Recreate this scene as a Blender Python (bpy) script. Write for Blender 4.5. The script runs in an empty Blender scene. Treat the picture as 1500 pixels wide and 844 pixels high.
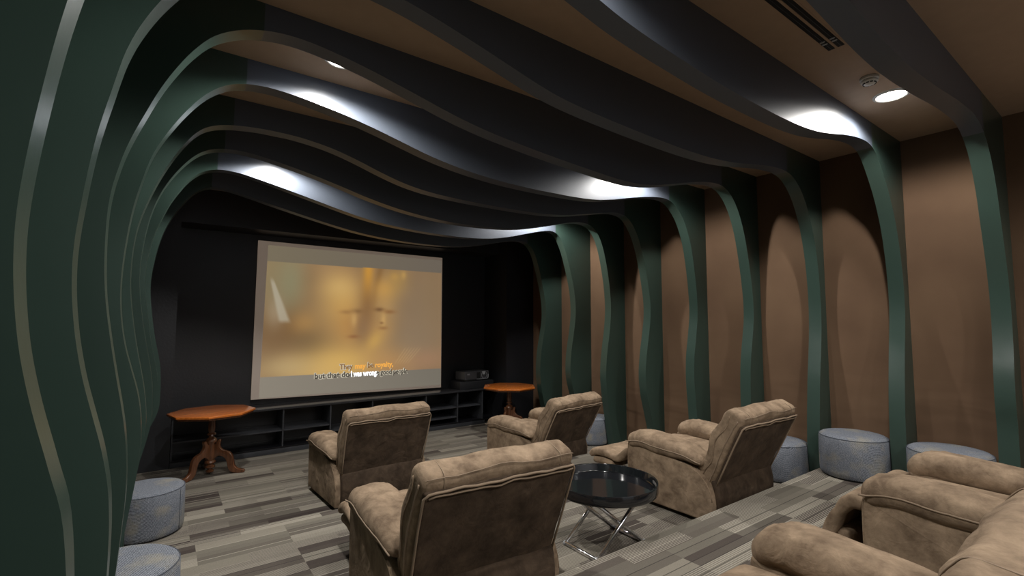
import bpy, bmesh, math, random
from mathutils import Vector, Matrix, noise
random.seed(7)
sc = bpy.context.scene
col = sc.collection
PI = math.pi

# ------------------------------------------------------------------ materials
def srgb(r, g, b):
    f = lambda c: (c/255/12.92) if c/255 <= 0.04045 else ((c/255+0.055)/1.055)**2.4
    return (f(r), f(g), f(b), 1)

def new_mat(name):
    m = bpy.data.materials.new(name); m.use_nodes = True
    nt = m.node_tree
    b = nt.nodes['Principled BSDF']
    return m, nt, b

def lk(nt, a, b): nt.links.new(a, b)

def paint(name, c, rough=.4, bump=.05, scale=60, var=.12, spec=.5, metal=0, coat=0):
    """plain material with a little procedural unevenness"""
    m, nt, b = new_mat(name)
    tc = nt.nodes.new('ShaderNodeTexCoord')
    n = nt.nodes.new('ShaderNodeTexNoise'); n.inputs['Scale'].default_value = scale*.1; n.inputs['Detail'].default_value = 5
    lk(nt, tc.outputs['Object'], n.inputs['Vector'])
    r = nt.nodes.new('ShaderNodeMapRange'); r.inputs['To Min'].default_value = 1-var; r.inputs['To Max'].default_value = 1+var
    lk(nt, n.outputs['Fac'], r.inputs['Value'])
    mx = nt.nodes.new('ShaderNodeVectorMath'); mx.operation = 'SCALE'
    mx.inputs[0].default_value = c[:3]
    lk(nt, r.outputs['Result'], mx.inputs['Scale'])
    lk(nt, mx.outputs['Vector'], b.inputs['Base Color'])
    b.inputs['Roughness'].default_value = rough
    b.inputs['Metallic'].default_value = metal
    b.inputs['Specular IOR Level'].default_value = spec
    b.inputs['Coat Weight'].default_value = coat
    if bump:
        n2 = nt.nodes.new('ShaderNodeTexNoise'); n2.inputs['Scale'].default_value = scale; n2.inputs['Detail'].default_value = 3
        lk(nt, tc.outputs['Object'], n2.inputs['Vector'])
        bp = nt.nodes.new('ShaderNodeBump'); bp.inputs['Strength'].default_value = bump; bp.inputs['Distance'].default_value = .01
        lk(nt, n2.outputs['Fac'], bp.inputs['Height']); lk(nt, bp.outputs['Normal'], b.inputs['Normal'])
    return m

def emit(name, c, s):
    m, nt, b = new_mat(name)
    b.inputs['Base Color'].default_value = (0, 0, 0, 1)
    b.inputs['Emission Color'].default_value = c
    b.inputs['Emission Strength'].default_value = s
    return m

def suede(name, c1, c2, rough=.9):
    m, nt, b = new_mat(name)
    tc = nt.nodes.new('ShaderNodeTexCoord')
    oi = nt.nodes.new('ShaderNodeObjectInfo')
    ad = nt.nodes.new('ShaderNodeVectorMath'); ad.operation = 'ADD'
    lk(nt, tc.outputs['Object'], ad.inputs[0])
    sc_ = nt.nodes.new('ShaderNodeMath'); sc_.operation = 'MULTIPLY'; sc_.inputs[1].default_value = 11
    lk(nt, oi.outputs['Random'], sc_.inputs[0]); lk(nt, sc_.outputs[0], ad.inputs[1])
    n = nt.nodes.new('ShaderNodeTexNoise'); n.inputs['Scale'].default_value = 8.5; n.inputs['Detail'].default_value = 8
    n.inputs['Roughness'].default_value = .66; n.inputs['Distortion'].default_value = .25
    lk(nt, ad.outputs[0], n.inputs['Vector'])
    cr = nt.nodes.new('ShaderNodeValToRGB')
    cr.color_ramp.elements[0].position = .33; cr.color_ramp.elements[0].color = c1
    cr.color_ramp.elements[1].position = .68; cr.color_ramp.elements[1].color = c2
    lk(nt, n.outputs['Fac'], cr.inputs['Fac'])
    lk(nt, cr.outputs['Color'], b.inputs['Base Color'])
    b.inputs['Roughness'].default_value = rough
    b.inputs['Specular IOR Level'].default_value = .2
    b.inputs['Sheen Weight'].default_value = .15
    b.inputs['Sheen Roughness'].default_value = .45
    b.inputs['Sheen Tint'].default_value = c2
    n2 = nt.nodes.new('ShaderNodeTexNoise'); n2.inputs['Scale'].default_value = 9; n2.inputs['Detail'].default_value = 5; n2.inputs['Distortion'].default_value = .9
    lk(nt, ad.outputs[0], n2.inputs['Vector'])
    n3 = nt.nodes.new('ShaderNodeTexNoise'); n3.inputs['Scale'].default_value = 160
    lk(nt, tc.outputs['Object'], n3.inputs['Vector'])
    b1 = nt.nodes.new('ShaderNodeBump'); b1.inputs['Strength'].default_value = .45; b1.inputs['Distance'].default_value = .025
    b2 = nt.nodes.new('ShaderNodeBump'); b2.inputs['Strength'].default_value = .25; b2.inputs['Distance'].default_value = .002
    lk(nt, n2.outputs['Fac'], b1.inputs['Height']); lk(nt, n3.outputs['Fac'], b2.inputs['Height'])
    lk(nt, b1.outputs['Normal'], b2.inputs['Normal']); lk(nt, b2.outputs['Normal'], b.inputs['Normal'])
    return m

def mth(nt, op, a, b=None, c=None):
    n = nt.nodes.new('ShaderNodeMath'); n.operation = op
    for i, v in enumerate((a, b, c)):
        if v is None: continue
        if isinstance(v, (int, float)): n.inputs[i].default_value = v
        else: lk(nt, v, n.inputs[i])
    return n.outputs[0]

def carpet_material():
    """carpet planks laid across the room: cells of mixed greys, some finely pinstriped"""
    m, nt, b = new_mat('striped_plank_carpet')
    g = nt.nodes.new('ShaderNodeNewGeometry')
    sp = nt.nodes.new('ShaderNodeSeparateXYZ'); lk(nt, g.outputs['Position'], sp.inputs[0])
    x, y = sp.outputs['X'], sp.outputs['Y']
    y = mth(nt, 'ADD', y, 50.02)
    W, L = .118, .575
    row = mth(nt, 'FLOOR', mth(nt, 'DIVIDE', y, W))
    big = mth(nt, 'FLOOR', mth(nt, 'DIVIDE', y, W*4))
    def wn(*v):
        n = nt.nodes.new('ShaderNodeTexWhiteNoise'); n.noise_dimensions = '3D'
        c = nt.nodes.new('ShaderNodeCombineXYZ')
        for i, q in enumerate(v):
            if isinstance(q, (int, float)): c.inputs[i].default_value = q
            else: lk(nt, q, c.inputs[i])
        lk(nt, c.outputs[0], n.inputs['Vector'])
        return n.outputs['Value']
    off = mth(nt, 'MULTIPLY', mth(nt, 'FLOOR', mth(nt, 'MULTIPLY', wn(row, 3.3, 1.1), 2)), L/2)
    colx = mth(nt, 'FLOOR', mth(nt, 'DIVIDE', mth(nt, 'ADD', mth(nt, 'ADD', x, 40), off), L))
    tone = wn(row, colx, .5)
    kind = wn(row, colx, 7.5)
    half = mth(nt, 'FLOOR', mth(nt, 'DIVIDE', y, W/2))
    tone2 = wn(half, colx, 2.5)
    t = mth(nt, 'ADD', mth(nt, 'MULTIPLY', tone, .78), mth(nt, 'MULTIPLY', tone2, .22))
    cr = nt.nodes.new('ShaderNodeValToRGB')
    cr.color_ramp.interpolation = 'LINEAR'
    e = cr.color_ramp.elements
    e[0].position = .12; e[0].color = CARPET[0]
    e[1].position = .90; e[1].color = CARPET[3]
    q = e.new(.36); q.color = CARPET[1]
    q = e.new(.62); q.color = CARPET[2]
    lk(nt, t, cr.inputs['Fac'])
    # fine pinstripes in about half of the cells
    ph = mth(nt, 'FRACT', mth(nt, 'DIVIDE', y, W/9))
    st = mth(nt, 'GREATER_THAN', ph, .58)
    st = mth(nt, 'MULTIPLY', st, mth(nt, 'GREATER_THAN', kind, .46))
    # single light or dark threads
    ph2 = mth(nt, 'FRACT', mth(nt, 'DIVIDE', y, W/2))
    th = mth(nt, 'LESS_THAN', ph2, .10)
    thd = mth(nt, 'MULTIPLY', th, mth(nt, 'GREATER_THAN', wn(half, big, 4.4), .72))
    thl = mth(nt, 'MULTIPLY', th, mth(nt, 'LESS_THAN', wn(half, colx, 9.4), .16))
    def mix(fac, a, bcol, fs):
        n = nt.nodes.new('ShaderNodeMix'); n.data_type = 'RGBA'
        lk(nt, mth(nt, 'MULTIPLY', fac, fs), n.inputs['Factor'])
        lk(nt, a, n.inputs['A'])
        if isinstance(bcol, tuple): n.inputs['B'].default_value = bcol
        else: lk(nt, bcol, n.inputs['B'])
        return n.outputs['Result']
    c = mix(st, cr.outputs['Color'], CARPET[4], .72)
    c = mix(thd, c, (.035, .03, .027, 1), .8)
    c = mix(thl, c, CARPET[4], .9)
    nz = nt.nodes.new('ShaderNodeTexNoise'); nz.inputs['Scale'].default_value = 230; nz.inputs['Detail'].default_value = 2
    lk(nt, g.outputs['Position'], nz.inputs['Vector'])
    mr = nt.nodes.new('ShaderNodeMapRange'); mr.inputs['To Min'].default_value = .72; mr.inputs['To Max'].default_value = 1.28
    lk(nt, nz.outputs['Fac'], mr.inputs['Value'])
    vm = nt.nodes.new('ShaderNodeVectorMath'); vm.operation = 'SCALE'
    lk(nt, c, vm.inputs[0]); lk(nt, mr.outputs['Result'], vm.inputs['Scale'])
    lk(nt, vm.outputs['Vector'], b.inputs['Base Color'])
    b.inputs['Roughness'].default_value = .95; b.inputs['Specular IOR Level'].default_value = .15
    bp = nt.nodes.new('ShaderNodeBump'); bp.inputs['Strength'].default_value = .5; bp.inputs['Distance'].default_value = .004
    lk(nt, nz.outputs['Fac'], bp.inputs['Height']); lk(nt, bp.outputs['Normal'], b.inputs['Normal'])
    return m

def wrinkled_fabric():
    """brown cloth pulled over the side wall, slack and creased low down"""
    m, nt, b = new_mat('brown_wall_fabric')
    g = nt.nodes.new('ShaderNodeNewGeometry')
    mp = nt.nodes.new('ShaderNodeMapping'); mp.inputs['Scale'].default_value = (1, .9, 3.4)
    lk(nt, g.outputs['Position'], mp.inputs['Vector'])
    n = nt.nodes.new('ShaderNodeTexNoise'); n.inputs['Scale'].default_value = 1.15; n.inputs['Detail'].default_value = 1.2; n.inputs['Distortion'].default_value = .7
    lk(nt, mp.outputs['Vector'], n.inputs['Vector'])
    sp = nt.nodes.new('ShaderNodeSeparateXYZ'); lk(nt, g.outputs['Position'], sp.inputs[0])
    mr = nt.nodes.new('ShaderNodeMapRange'); mr.inputs['From Min'].default_value = .3; mr.inputs['From Max'].default_value = 1.25
    mr.inputs['To Min'].default_value = 1; mr.inputs['To Max'].default_value = .04
    lk(nt, sp.outputs['Z'], mr.inputs['Value'])
    h = mth(nt, 'MULTIPLY', n.outputs['Fac'], mr.outputs['Result'])
    b1 = nt.nodes.new('ShaderNodeBump'); b1.inputs['Strength'].default_value = .6; b1.inputs['Distance'].default_value = .10
    lk(nt, h, b1.inputs['Height'])
    n2 = nt.nodes.new('ShaderNodeTexNoise'); n2.inputs['Scale'].default_value = 220
    lk(nt, g.outputs['Position'], n2.inputs['Vector'])
    b2 = nt.nodes.new('ShaderNodeBump'); b2.inputs['Strength'].default_value = .2; b2.inputs['Distance'].default_value = .002
    lk(nt, n2.outputs['Fac'], b2.inputs['Height']); lk(nt, b1.outputs['Normal'], b2.inputs['Normal'])
    lk(nt, b2.outputs['Normal'], b.inputs['Normal'])
    n4 = nt.nodes.new('ShaderNodeTexNoise'); n4.inputs['Scale'].default_value = 1.7; n4.inputs['Detail'].default_value = 5
    lk(nt, g.outputs['Position'], n4.inputs['Vector'])
    cr = nt.nodes.new('ShaderNodeValToRGB')
    cr.color_ramp.elements[0].position = .3; cr.color_ramp.elements[0].color = FAB[0]
    cr.color_ramp.elements[1].position = .7; cr.color_ramp.elements[1].color = FAB[1]
    lk(nt, n4.outputs['Fac'], cr.inputs['Fac']); lk(nt, cr.outputs['Color'], b.inputs['Base Color'])
    b.inputs['Roughness'].default_value = .85; b.inputs['Specular IOR Level'].default_value = .2
    return m

def wool():
    """blue grey woven wool, faintly flecked with yellow"""
    m, nt, b = new_mat('blue_grey_wool')
    tc = nt.nodes.new('ShaderNodeTexCoord')
    w1 = nt.nodes.new('ShaderNodeTexWave'); w1.bands_direction = 'DIAGONAL'; w1.inputs['Scale'].default_value = 62; w1.inputs['Distortion'].default_value = 1.5
    n1 = nt.nodes.new('ShaderNodeTexNoise'); n1.inputs['Scale'].default_value = 130; n1.inputs['Detail'].default_value = 3
    n2 = nt.nodes.new('ShaderNodeTexNoise'); n2.inputs['Scale'].default_value = 7; n2.inputs['Detail'].default_value = 5
    for n in (w1, n1, n2): lk(nt, tc.outputs['Object'], n.inputs['Vector'])
    f = mth(nt, 'ADD', mth(nt, 'MULTIPLY', w1.outputs['Fac'], .35), mth(nt, 'MULTIPLY', n1.outputs['Fac'], .65))
    cr = nt.nodes.new('ShaderNodeValToRGB')
    cr.color_ramp.elements[0].position = .3; cr.color_ramp.elements[0].color = WOOL[0]
    cr.color_ramp.elements[1].position = .72; cr.color_ramp.elements[1].color = WOOL[1]
    lk(nt, f, cr.inputs['Fac'])
    mx = nt.nodes.new('ShaderNodeMix'); mx.data_type = 'RGBA'
    r2 = nt.nodes.new('ShaderNodeMapRange'); r2.inputs['From Min'].default_value = .5; r2.inputs['From Max'].default_value = .75
    r2.inputs['To Max'].default_value = .45
    lk(nt, n2.outputs['Fac'], r2.inputs['Value']); lk(nt, r2.outputs['Result'], mx.inputs['Factor'])
    lk(nt, cr.outputs['Color'], mx.inputs['A']); mx.inputs['B'].default_value = WOOL[2]
    lk(nt, mx.outputs['Result'], b.inputs['Base Color'])
    b.inputs['Roughness'].default_value = .95; b.inputs['Specular IOR Level'].default_value = .15
    bp = nt.nodes.new('ShaderNodeBump'); bp.inputs['Strength'].default_value = .5; bp.inputs['Distance'].default_value = .004
    lk(nt, f, bp.inputs['Height']); lk(nt, bp.outputs['Normal'], b.inputs['Normal'])
    return m

def wood(name, c1, c2, rough, scale=(1.5, 18, 18)):
    m, nt, b = new_mat(name)
    tc = nt.nodes.new('ShaderNodeTexCoord')
    mp = nt.nodes.new('ShaderNodeMapping'); mp.inputs['Scale'].default_value = scale
    lk(nt, tc.outputs['Object'], mp.inputs['Vector'])
    n = nt.nodes.new('ShaderNodeTexNoise'); n.inputs['Scale'].default_value = 3; n.inputs['Detail'].default_value = 6; n.inputs['Distortion'].default_value = .6
    lk(nt, mp.outputs['Vector'], n.inputs['Vector'])
    cr = nt.nodes.new('ShaderNodeValToRGB')
    cr.color_ramp.elements[0].position = .3; cr.color_ramp.elements[0].color = c1
    cr.color_ramp.elements[1].position = .75; cr.color_ramp.elements[1].color = c2
    lk(nt, n.outputs['Fac'], cr.inputs['Fac']); lk(nt, cr.outputs['Color'], b.inputs['Base Color'])
    b.inputs['Roughness'].default_value = rough; b.inputs['Coat Weight'].default_value = .6; b.inputs['Coat Roughness'].default_value = .12
    return m

CARPET = [(.046, .036, .032, 1), (.086, .073, .062, 1), (.138, .125, .102, 1), (.220, .200, .163, 1), (.36, .33, .275, 1)]
FAB = [(.105, .062, .037, 1), (.140, .086, .051, 1)]
WOOL = [(.060, .068, .084, 1), (.26, .28, .32, 1), (.36, .31, .19, 1)]
M = {}
M['green'] = paint('dark_green_gloss_paint', (.029, .052, .042), .31, .10, 9, .15)
M['charcoal'] = paint('blue_grey_gloss_paint', (.070, .082, .104), .42, .05, 7, .10)
M['black_wall'] = paint('black_wall_paint', (.012, .0125, .015), .45, .12, 40, .2)
M['black'] = paint('black_lacquer', (.008, .008, .010), .28, .04, 30, .2)
M['black_top'] = paint('glossy_black_laminate', (.03, .03, .033), .16, .02, 30, .2)
M['black_edge'] = paint('worn_black_laminate', (.040, .042, .048), .35, .1, 50, .5)
M['ceiling'] = paint('tan_ceiling_paint', (.40, .28, .19), .75, .10, 120, .08)
M['carpet'] = carpet_material()
M['fabric'] = wrinkled_fabric()
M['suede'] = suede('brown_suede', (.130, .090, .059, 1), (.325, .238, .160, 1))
M['suede_back_shaded'] = suede('brown_suede_shaded_dark', (.034, .023, .015, 1), (.088, .060, .040, 1))  # darker copy for the chair backs, their shade painted into the colour
M['piping'] = paint('suede_piping', (.24, .175, .118), .8, .05, 60, .15)
M['wool'] = wool()
M['seam'] = paint('dark_thread', (.05, .06, .08), .9, 0)
M['top_wood'] = wood('orange_varnished_wood', (.42, .105, .016, 1), (.66, .19, .032, 1), .22)
M['leg_wood'] = wood('dark_varnished_wood', (.075, .028, .012, 1), (.17, .065, .028, 1), .2, (14, 14, 2))
M['chrome'] = paint('chrome', (.88, .89, .92), .24, 0, metal=1, var=.02)
M['steel'] = paint('dark_steel', (.08, .08, .085), .35, 0, metal=1)
M['tray'] = paint('black_gloss_tray', (.010, .011, .013), .10, .01, 20, .2, coat=.5)
M['dark_plastic'] = paint('dark_grey_plastic', (.055, .055, .058), .3, .02, 80, .1)
M['grey_plastic'] = paint('light_grey_plastic', (.35, .36, .38), .3, .0)
M['white_plastic'] = paint('off_white_plastic', (.55, .53, .48), .45, .0, var=.03)
M['void'] = paint('black_slot', (.003, .003, .003), .8, 0)
M['lens_glass'] = paint('lens_glass', (.01, .01, .015), .04, 0, coat=1)
M['screen_cloth'] = paint('screen_cloth', (.48, .44, .40), .8, .02, 200, .03)
M['bounce_wall'] = paint('pale_bounce_wall', (.42, .43, .46), .8, .05)  # unseen wall behind the camera, made pale to bounce fill onto the ribs

# ------------------------------------------------------------------ mesh helpers
def link(name, me, mat=None, parent=None, smooth=False, loc=None):
    o = bpy.data.objects.new(name, me); col.objects.link(o)
    if mat is not None:
        for mm in (mat if isinstance(mat, (list, tuple)) else [mat]): me.materials.append(mm)
    if parent is not None: o.parent = parent
    if loc is not None: o.location = loc
    if smooth:
        for p in me.polygons: p.use_smooth = True
    return o

def bm_obj(name, bm, mat, parent=None, smooth=False, angle=None, loc=None):
    bmesh.ops.recalc_face_normals(bm, faces=bm.faces)
    me = bpy.data.meshes.new(name); bm.to_mesh(me); bm.free()
    o = link(name, me, mat, parent, smooth or angle is not None, loc)
    if angle is not None:
        try: me.set_sharp_from_angle(angle=math.radians(angle))
        except Exception: pass
    return o

def tag(o, label=None, cat=None, group=None, kind=None):
    if label: o['label'] = label
    if cat: o['category'] = cat
    if group: o['group'] = group
    if kind: o['kind'] = kind
    return o

def thing(name, label, cat, loc=(0, 0, 0), rz=0, group=None):
    o = bpy.data.objects.new(name, None); col.objects.link(o)
    o.empty_display_size = .1
    o.location = loc; o.rotation_euler = (0, 0, rz)
    return tag(o, label, cat, group)

def copy_tree(o, parent=None):
    c = o.copy(); col.objects.link(c)
    if parent is not None: c.parent = parent
    for ch in list(o.children): copy_tree(ch, c)
    return c

def add_box(bm, x0, x1, y0, y1, z0, z1, mi=0):
    vs = [bm.verts.new((x, y, z)) for z in (z0, z1) for y in (y0, y1) for x in (x0, x1)]
    fs = []
    for f in ((0, 2, 3, 1), (4, 5, 7, 6), (0, 1, 5, 4), (2, 6, 7, 3), (0, 4, 6, 2), (1, 3, 7, 5)):
        q = bm.faces.new([vs[i] for i in f]); q.material_index = mi; fs.append(q)
    return vs

def box(name, x0, x1, y0, y1, z0, z1, mat, parent=None, bev=0.0, loc=None):
    bm = bmesh.new(); add_box(bm, x0, x1, y0, y1, z0, z1)
    if bev:
        bmesh.ops.recalc_face_normals(bm, faces=bm.faces)
        bmesh.ops.bevel(bm, geom=bm.edges[:], offset=bev, segments=3, profile=.5, affect='EDGES')
    return bm_obj(name, bm, mat, parent, angle=40 if bev else None, loc=loc)

def rbox_mesh(hx, hy, hz, r, n=(10, 10, 6), f=None):
    """rounded box as a bmesh; f deforms every point"""
    rr = r if isinstance(r, (tuple, list)) else (r, r, r)
    def coords(h, rad, k):
        e = [h*-1 + rad*(1-math.cos(PI/2*i/4)) for i in range(4)]
        inner = [-(h-rad)+2*(h-rad)*i/k for i in range(k+1)]
        return e + inner + [-q for q in reversed(e)]
    cs = [coords(h, min(q, h*.999), k) for h, q, k in zip((hx, hy, hz), rr, n)]
    hh = (hx, hy, hz)
    bm = bmesh.new(); cache = {}
    def vert(i, j, k):
        key = (i, j, k)
        if key in cache: return cache[key]
        p = [cs[0][i], cs[1][j], cs[2][k]]
        inn = [max(-(h-min(q, h*.999)), min(h-min(q, h*.999), c)) for c, h, q in zip(p, hh, rr)]
        d = [(p[a]-inn[a])/rr[a] for a in range(3)]
        L = math.sqrt(sum(t*t for t in d)) or 1
        q = Vector([inn[a] + rr[a]*d[a]/L for a in range(3)])
        if f: q = Vector(f(q))
        v = bm.verts.new(q); cache[key] = v
        return v
    N = [len(c)-1 for c in cs]
    for ax in range(3):
        a, b_ = [(1, 2), (0, 2), (0, 1)][ax]
        for s in (0, N[ax]):
            for i in range(N[a]):
                for j in range(N[b_]):
                    vs = []
                    for di, dj in ((0, 0), (1, 0), (1, 1), (0, 1)):
                        idx = [0, 0, 0]; idx[ax] = s; idx[a] = i+di; idx[b_] = j+dj
                        vs.append(vert(*idx))
                    bm.faces.new(vs)
    return bm

def tube_bm(bm, pts, rad, seg=8, closed=False, caps=True):
    pts = [Vector(p) for p in pts]; n = len(pts); rings = []
    up = Vector((0, 0, 1)); prev = None
    for i, p in enumerate(pts):
        a = pts[(i-1) % n] if (closed or i > 0) else p
        c = pts[(i+1) % n] if (closed or i < n-1) else p
        t = (c-a).normalized()
        if prev is None:
            u = t.cross(up)
            if u.length < .1: u = t.cross(Vector((1, 0, 0)))
            u.normalize()
        else:
            u = (prev - t*prev.dot(t)); u.normalize()
        prev = u; w = t.cross(u)
        r = rad[i] if isinstance(rad, (list, tuple)) else rad
        rings.append([bm.verts.new(p + u*(r*math.cos(2*PI*k/seg)) + w*(r*math.sin(2*PI*k/seg))) for k in range(seg)])
    for i in range(n if closed else n-1):
        A, B = rings[i], rings[(i+1) % n]
        for k in range(seg): bm.faces.new((A[k], A[(k+1) % seg], B[(k+1) % seg], B[k]))
    if caps and not closed:
        bm.faces.new(list(reversed(rings[0]))); bm.faces.new(rings[-1])
    return bm

def tube(name, pts, rad, mat, parent=None, seg=8, closed=False):
    bm = bmesh.new(); tube_bm(bm, pts, rad, seg, closed)
    return bm_obj(name, bm, mat, parent, smooth=True)

def lathe_bm(bm, prof, seg=40, center=(0, 0)):
    rings = []
    for r, z in prof:
        if r < 1e-5: rings.append([bm.verts.new((center[0], center[1], z))])
        else: rings.append([bm.verts.new((center[0]+r*math.cos(2*PI*k/seg), center[1]+r*math.sin(2*PI*k/seg), z)) for k in range(seg)])
    for A, B in zip(rings, rings[1:]):
        for k in range(seg):
            k2 = (k+1) % seg
            if len(A) == 1 and len(B) == 1: continue
            if len(A) == 1: bm.faces.new((A[0], B[k], B[k2]))
            elif len(B) == 1: bm.faces.new((A[k], A[k2], B[0]))
            else: bm.faces.new((A[k], A[k2], B[k2], B[k]))
    return bm

def prism(name, prof, axis, a0, a1, mat, parent=None, bev=0, loc=None, seg=3):
    """profile polygon extruded along an axis ('x': profile (y,z); 'y': profile (x,z); 'z': profile (x,y))"""
    bm = bmesh.new()
    def P(u, v, a): return {'x': (a, u, v), 'y': (u, a, v), 'z': (u, v, a)}[axis]
    A = [bm.verts.new(P(u, v, a0)) for u, v in prof]; B = [bm.verts.new(P(u, v, a1)) for u, v in prof]
    fa = bm.faces.new(A); fb = bm.faces.new(list(reversed(B)))
    n = len(prof)
    for i in range(n): bm.faces.new((A[i], B[i], B[(i+1) % n], A[(i+1) % n]))
    bmesh.ops.recalc_face_normals(bm, faces=bm.faces)
    if bev:
        es = list(set(fa.edges[:]+fb.edges[:]))
        bmesh.ops.bevel(bm, geom=es, offset=bev, segments=seg, profile=.5, affect='EDGES')
    big = [f for f in bm.faces if len(f.verts) > 4]
    bmesh.ops.triangulate(bm, faces=big)
    return bm_obj(name, bm, mat, parent, angle=35, loc=loc)

def catmull(pts, sub=5, closed=False):
    out = []; n = len(pts)
    for i in range(n if closed else n-1):
        g = lambda k: pts[k % n] if closed else pts[max(0, min(n-1, k))]
        p0, p1, p2, p3 = g(i-1), g(i), g(i+1), g(i+2)
        for s in range(sub):
            t = s/sub
            out.append(tuple(.5*((2*b)+(-a+c)*t+(2*a-5*b+4*c-d)*t*t+(-a+3*b-3*c+d)*t**3) for a, b, c, d in zip(p0, p1, p2, p3)))
    if not closed: out.append(tuple(pts[-1]))
    return out

# ------------------------------------------------------------------ room dimensions
XL, XR = -0.46, 5.485
YB, YF = -2.6, 7.60
ZC = 3.44
T1, T2, T3 = 0.0, 0.18, 0.36          # three carpeted tiers, rising towards the back
E2, E3 = 4.225, 2.075                 # front edges of the second and third tier

def struct(name, bm, mat, **k):
    return tag(bm_obj(name, bm, mat, **k), kind='structure')

bm = bmesh.new(); add_box(bm, XL-.1, XR+.1, E2-.4, YF+.1, -.12, T1); struct('floor', bm, M['carpet'])
bm = bmesh.new(); add_box(bm, XL-.1, XR+.1, E3-.4, E2, -.12, T2)
o = struct('floor_middle_tier', bm, M['carpet'])
bm = bmesh.new(); add_box(bm, XL-.1, XR+.1, YB-.1, E3, -.12, T3)
o = struct('floor_top_tier', bm, M['carpet'])
bm = bmesh.new(); add_box(bm, XL-.1, XR+.1, YB-.1, YF+.1, ZC, ZC+.12); struct('ceiling', bm, M['ceiling'])
bm = bmesh.new(); add_box(bm, XL-.12, XL, YB-.1, YF+.1, -.1, ZC+.05); struct('wall_left', bm, M['green'])
bm = bmesh.new(); add_box(bm, XR, XR+.12, YB-.1, YF+.1, -.1, ZC+.05); struct('wall_right', bm, M['fabric'])
bm = bmesh.new(); add_box(bm, XL-.1, XR+.1, YF, YF+.12, -.1, ZC+.05); struct('wall_front', bm, M['black_wall'])
bm = bmesh.new(); add_box(bm, XL-.1, XR+.1, YB-.12, YB, -.1, ZC+.05); struct('wall_back', bm, M['bounce_wall'])
# black piers either side of the screen niche and the bulkhead over it
bm = bmesh.new(); add_box(bm, XL, .13, 7.13, YF, 0, ZC); struct('wall_pier_left', bm, M['black_wall'])
bm = bmesh.new(); add_box(bm, 4.88, XR, 6.88, YF, 0, ZC); struct('wall_pier_right', bm, M['black_wall'])
bm = bmesh.new(); add_box(bm, .13, 4.88, 7.13, YF, 2.99, ZC); struct('wall_bulkhead', bm, M['black_wall'])

# ------------------------------------------------------------------ the wavy ribs
RY = {1: 6.106, 2: 5.415, 3: 4.722, 4: 4.069, 5: 3.395, 6: 2.735, 7: 2.075, 8: 1.395, 9: .723}
RL, RR = {}, {}
RL[1] = "0.345,3.234 0.229,3.181 0.117,3.015 0.037,2.868 -0.011,2.758 -0.048,2.652 -0.076,2.531 -0.097,2.391 -0.120,2.242 -0.123,2.098 -0.114,1.959 -0.079,1.692 -0.047,1.505 -0.018,1.388 -0.003,1.296 0.005,1.181 0.012,0.998 0.005,0.862 -0.018,0.749"
RR[1] = "0.480,3.239 0.672,3.193 0.922,3.128 1.278,3.048 1.659,2.965 1.964,2.900 2.410,2.853 2.884,2.840 3.265,2.847 3.617,2.871 3.958,2.940 4.326,3.036 4.613,3.088 4.781,3.043 4.895,2.935 4.981,2.681 5.049,2.435 5.126,2.154 5.152,1.911 5.124,1.713 5.072,1.471 5.020,1.234 5.002,1.002 5.019,0.763 5.053,0.605"
RL[2] = "0.285,3.239 0.221,3.203 0.145,3.110 0.068,2.977 0.010,2.877 -0.028,2.771 -0.061,2.668 -0.093,2.582 -0.118,2.475 -0.133,2.384 -0.143,2.314 -0.150,2.190 -0.149,2.073 -0.136,1.950 -0.113,1.767 -0.103,1.699 -0.078,1.546 -0.052,1.423 -0.029,1.320 -0.019,1.226 -0.015,1.086"
RR[2] = "0.378,3.257 0.517,3.253 0.733,3.208 0.967,3.155 1.291,3.075 1.602,2.996 1.841,2.941 2.134,2.901 2.555,2.870 3.012,2.860 3.379,2.871 3.644,2.899 3.920,2.957 4.209,3.038 4.484,3.110 4.676,3.136 4.821,3.117 4.937,2.897 5.035,2.609 5.110,2.348 5.158,2.088 5.164,1.864 5.127,1.639 5.059,1.344 5.028,1.127 5.044,0.905 5.067,0.758"
RL[3] = "0.311,3.237 0.220,3.199 0.153,3.141 0.079,3.050 -0.000,2.923 -0.058,2.801 -0.091,2.703 -0.117,2.603 -0.134,2.514 -0.149,2.410 -0.159,2.306 -0.166,2.239 -0.167,2.111 -0.163,2.016 -0.149,1.886 -0.123,1.706 -0.101,1.580 -0.078,1.455 -0.058,1.354 -0.048,1.263 -0.042,1.173 -0.041,1.068 -0.039,0.968 -0.048,0.883"
RR[3] = "0.444,3.256 0.594,3.243 0.766,3.218 1.044,3.157 1.350,3.091 1.600,3.005 1.947,2.936 2.319,2.890 2.626,2.874 2.945,2.873 3.297,2.890 3.543,2.913 3.775,2.960 4.107,3.033 4.365,3.103 4.640,3.145 4.829,3.129 4.955,3.002 5.049,2.830 5.119,2.540 5.179,2.219 5.203,1.937 5.169,1.661 5.097,1.340 5.060,1.071 5.073,0.800 5.128,0.526 5.176,0.253 5.206,0.080"
RL[4] = "0.271,3.213 0.182,3.170 0.127,3.111 0.074,3.031 0.029,2.950 -0.014,2.866 -0.067,2.740 -0.099,2.647 -0.130,2.547 -0.152,2.471 -0.170,2.387 -0.184,2.290 -0.190,2.167 -0.192,2.076 -0.189,1.977 -0.181,1.886 -0.158,1.712 -0.143,1.617 -0.127,1.535 -0.108,1.432 -0.088,1.334 -0.078,1.257 -0.068,1.166 -0.061,1.080 -0.063,0.986 -0.067,0.922"
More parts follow.
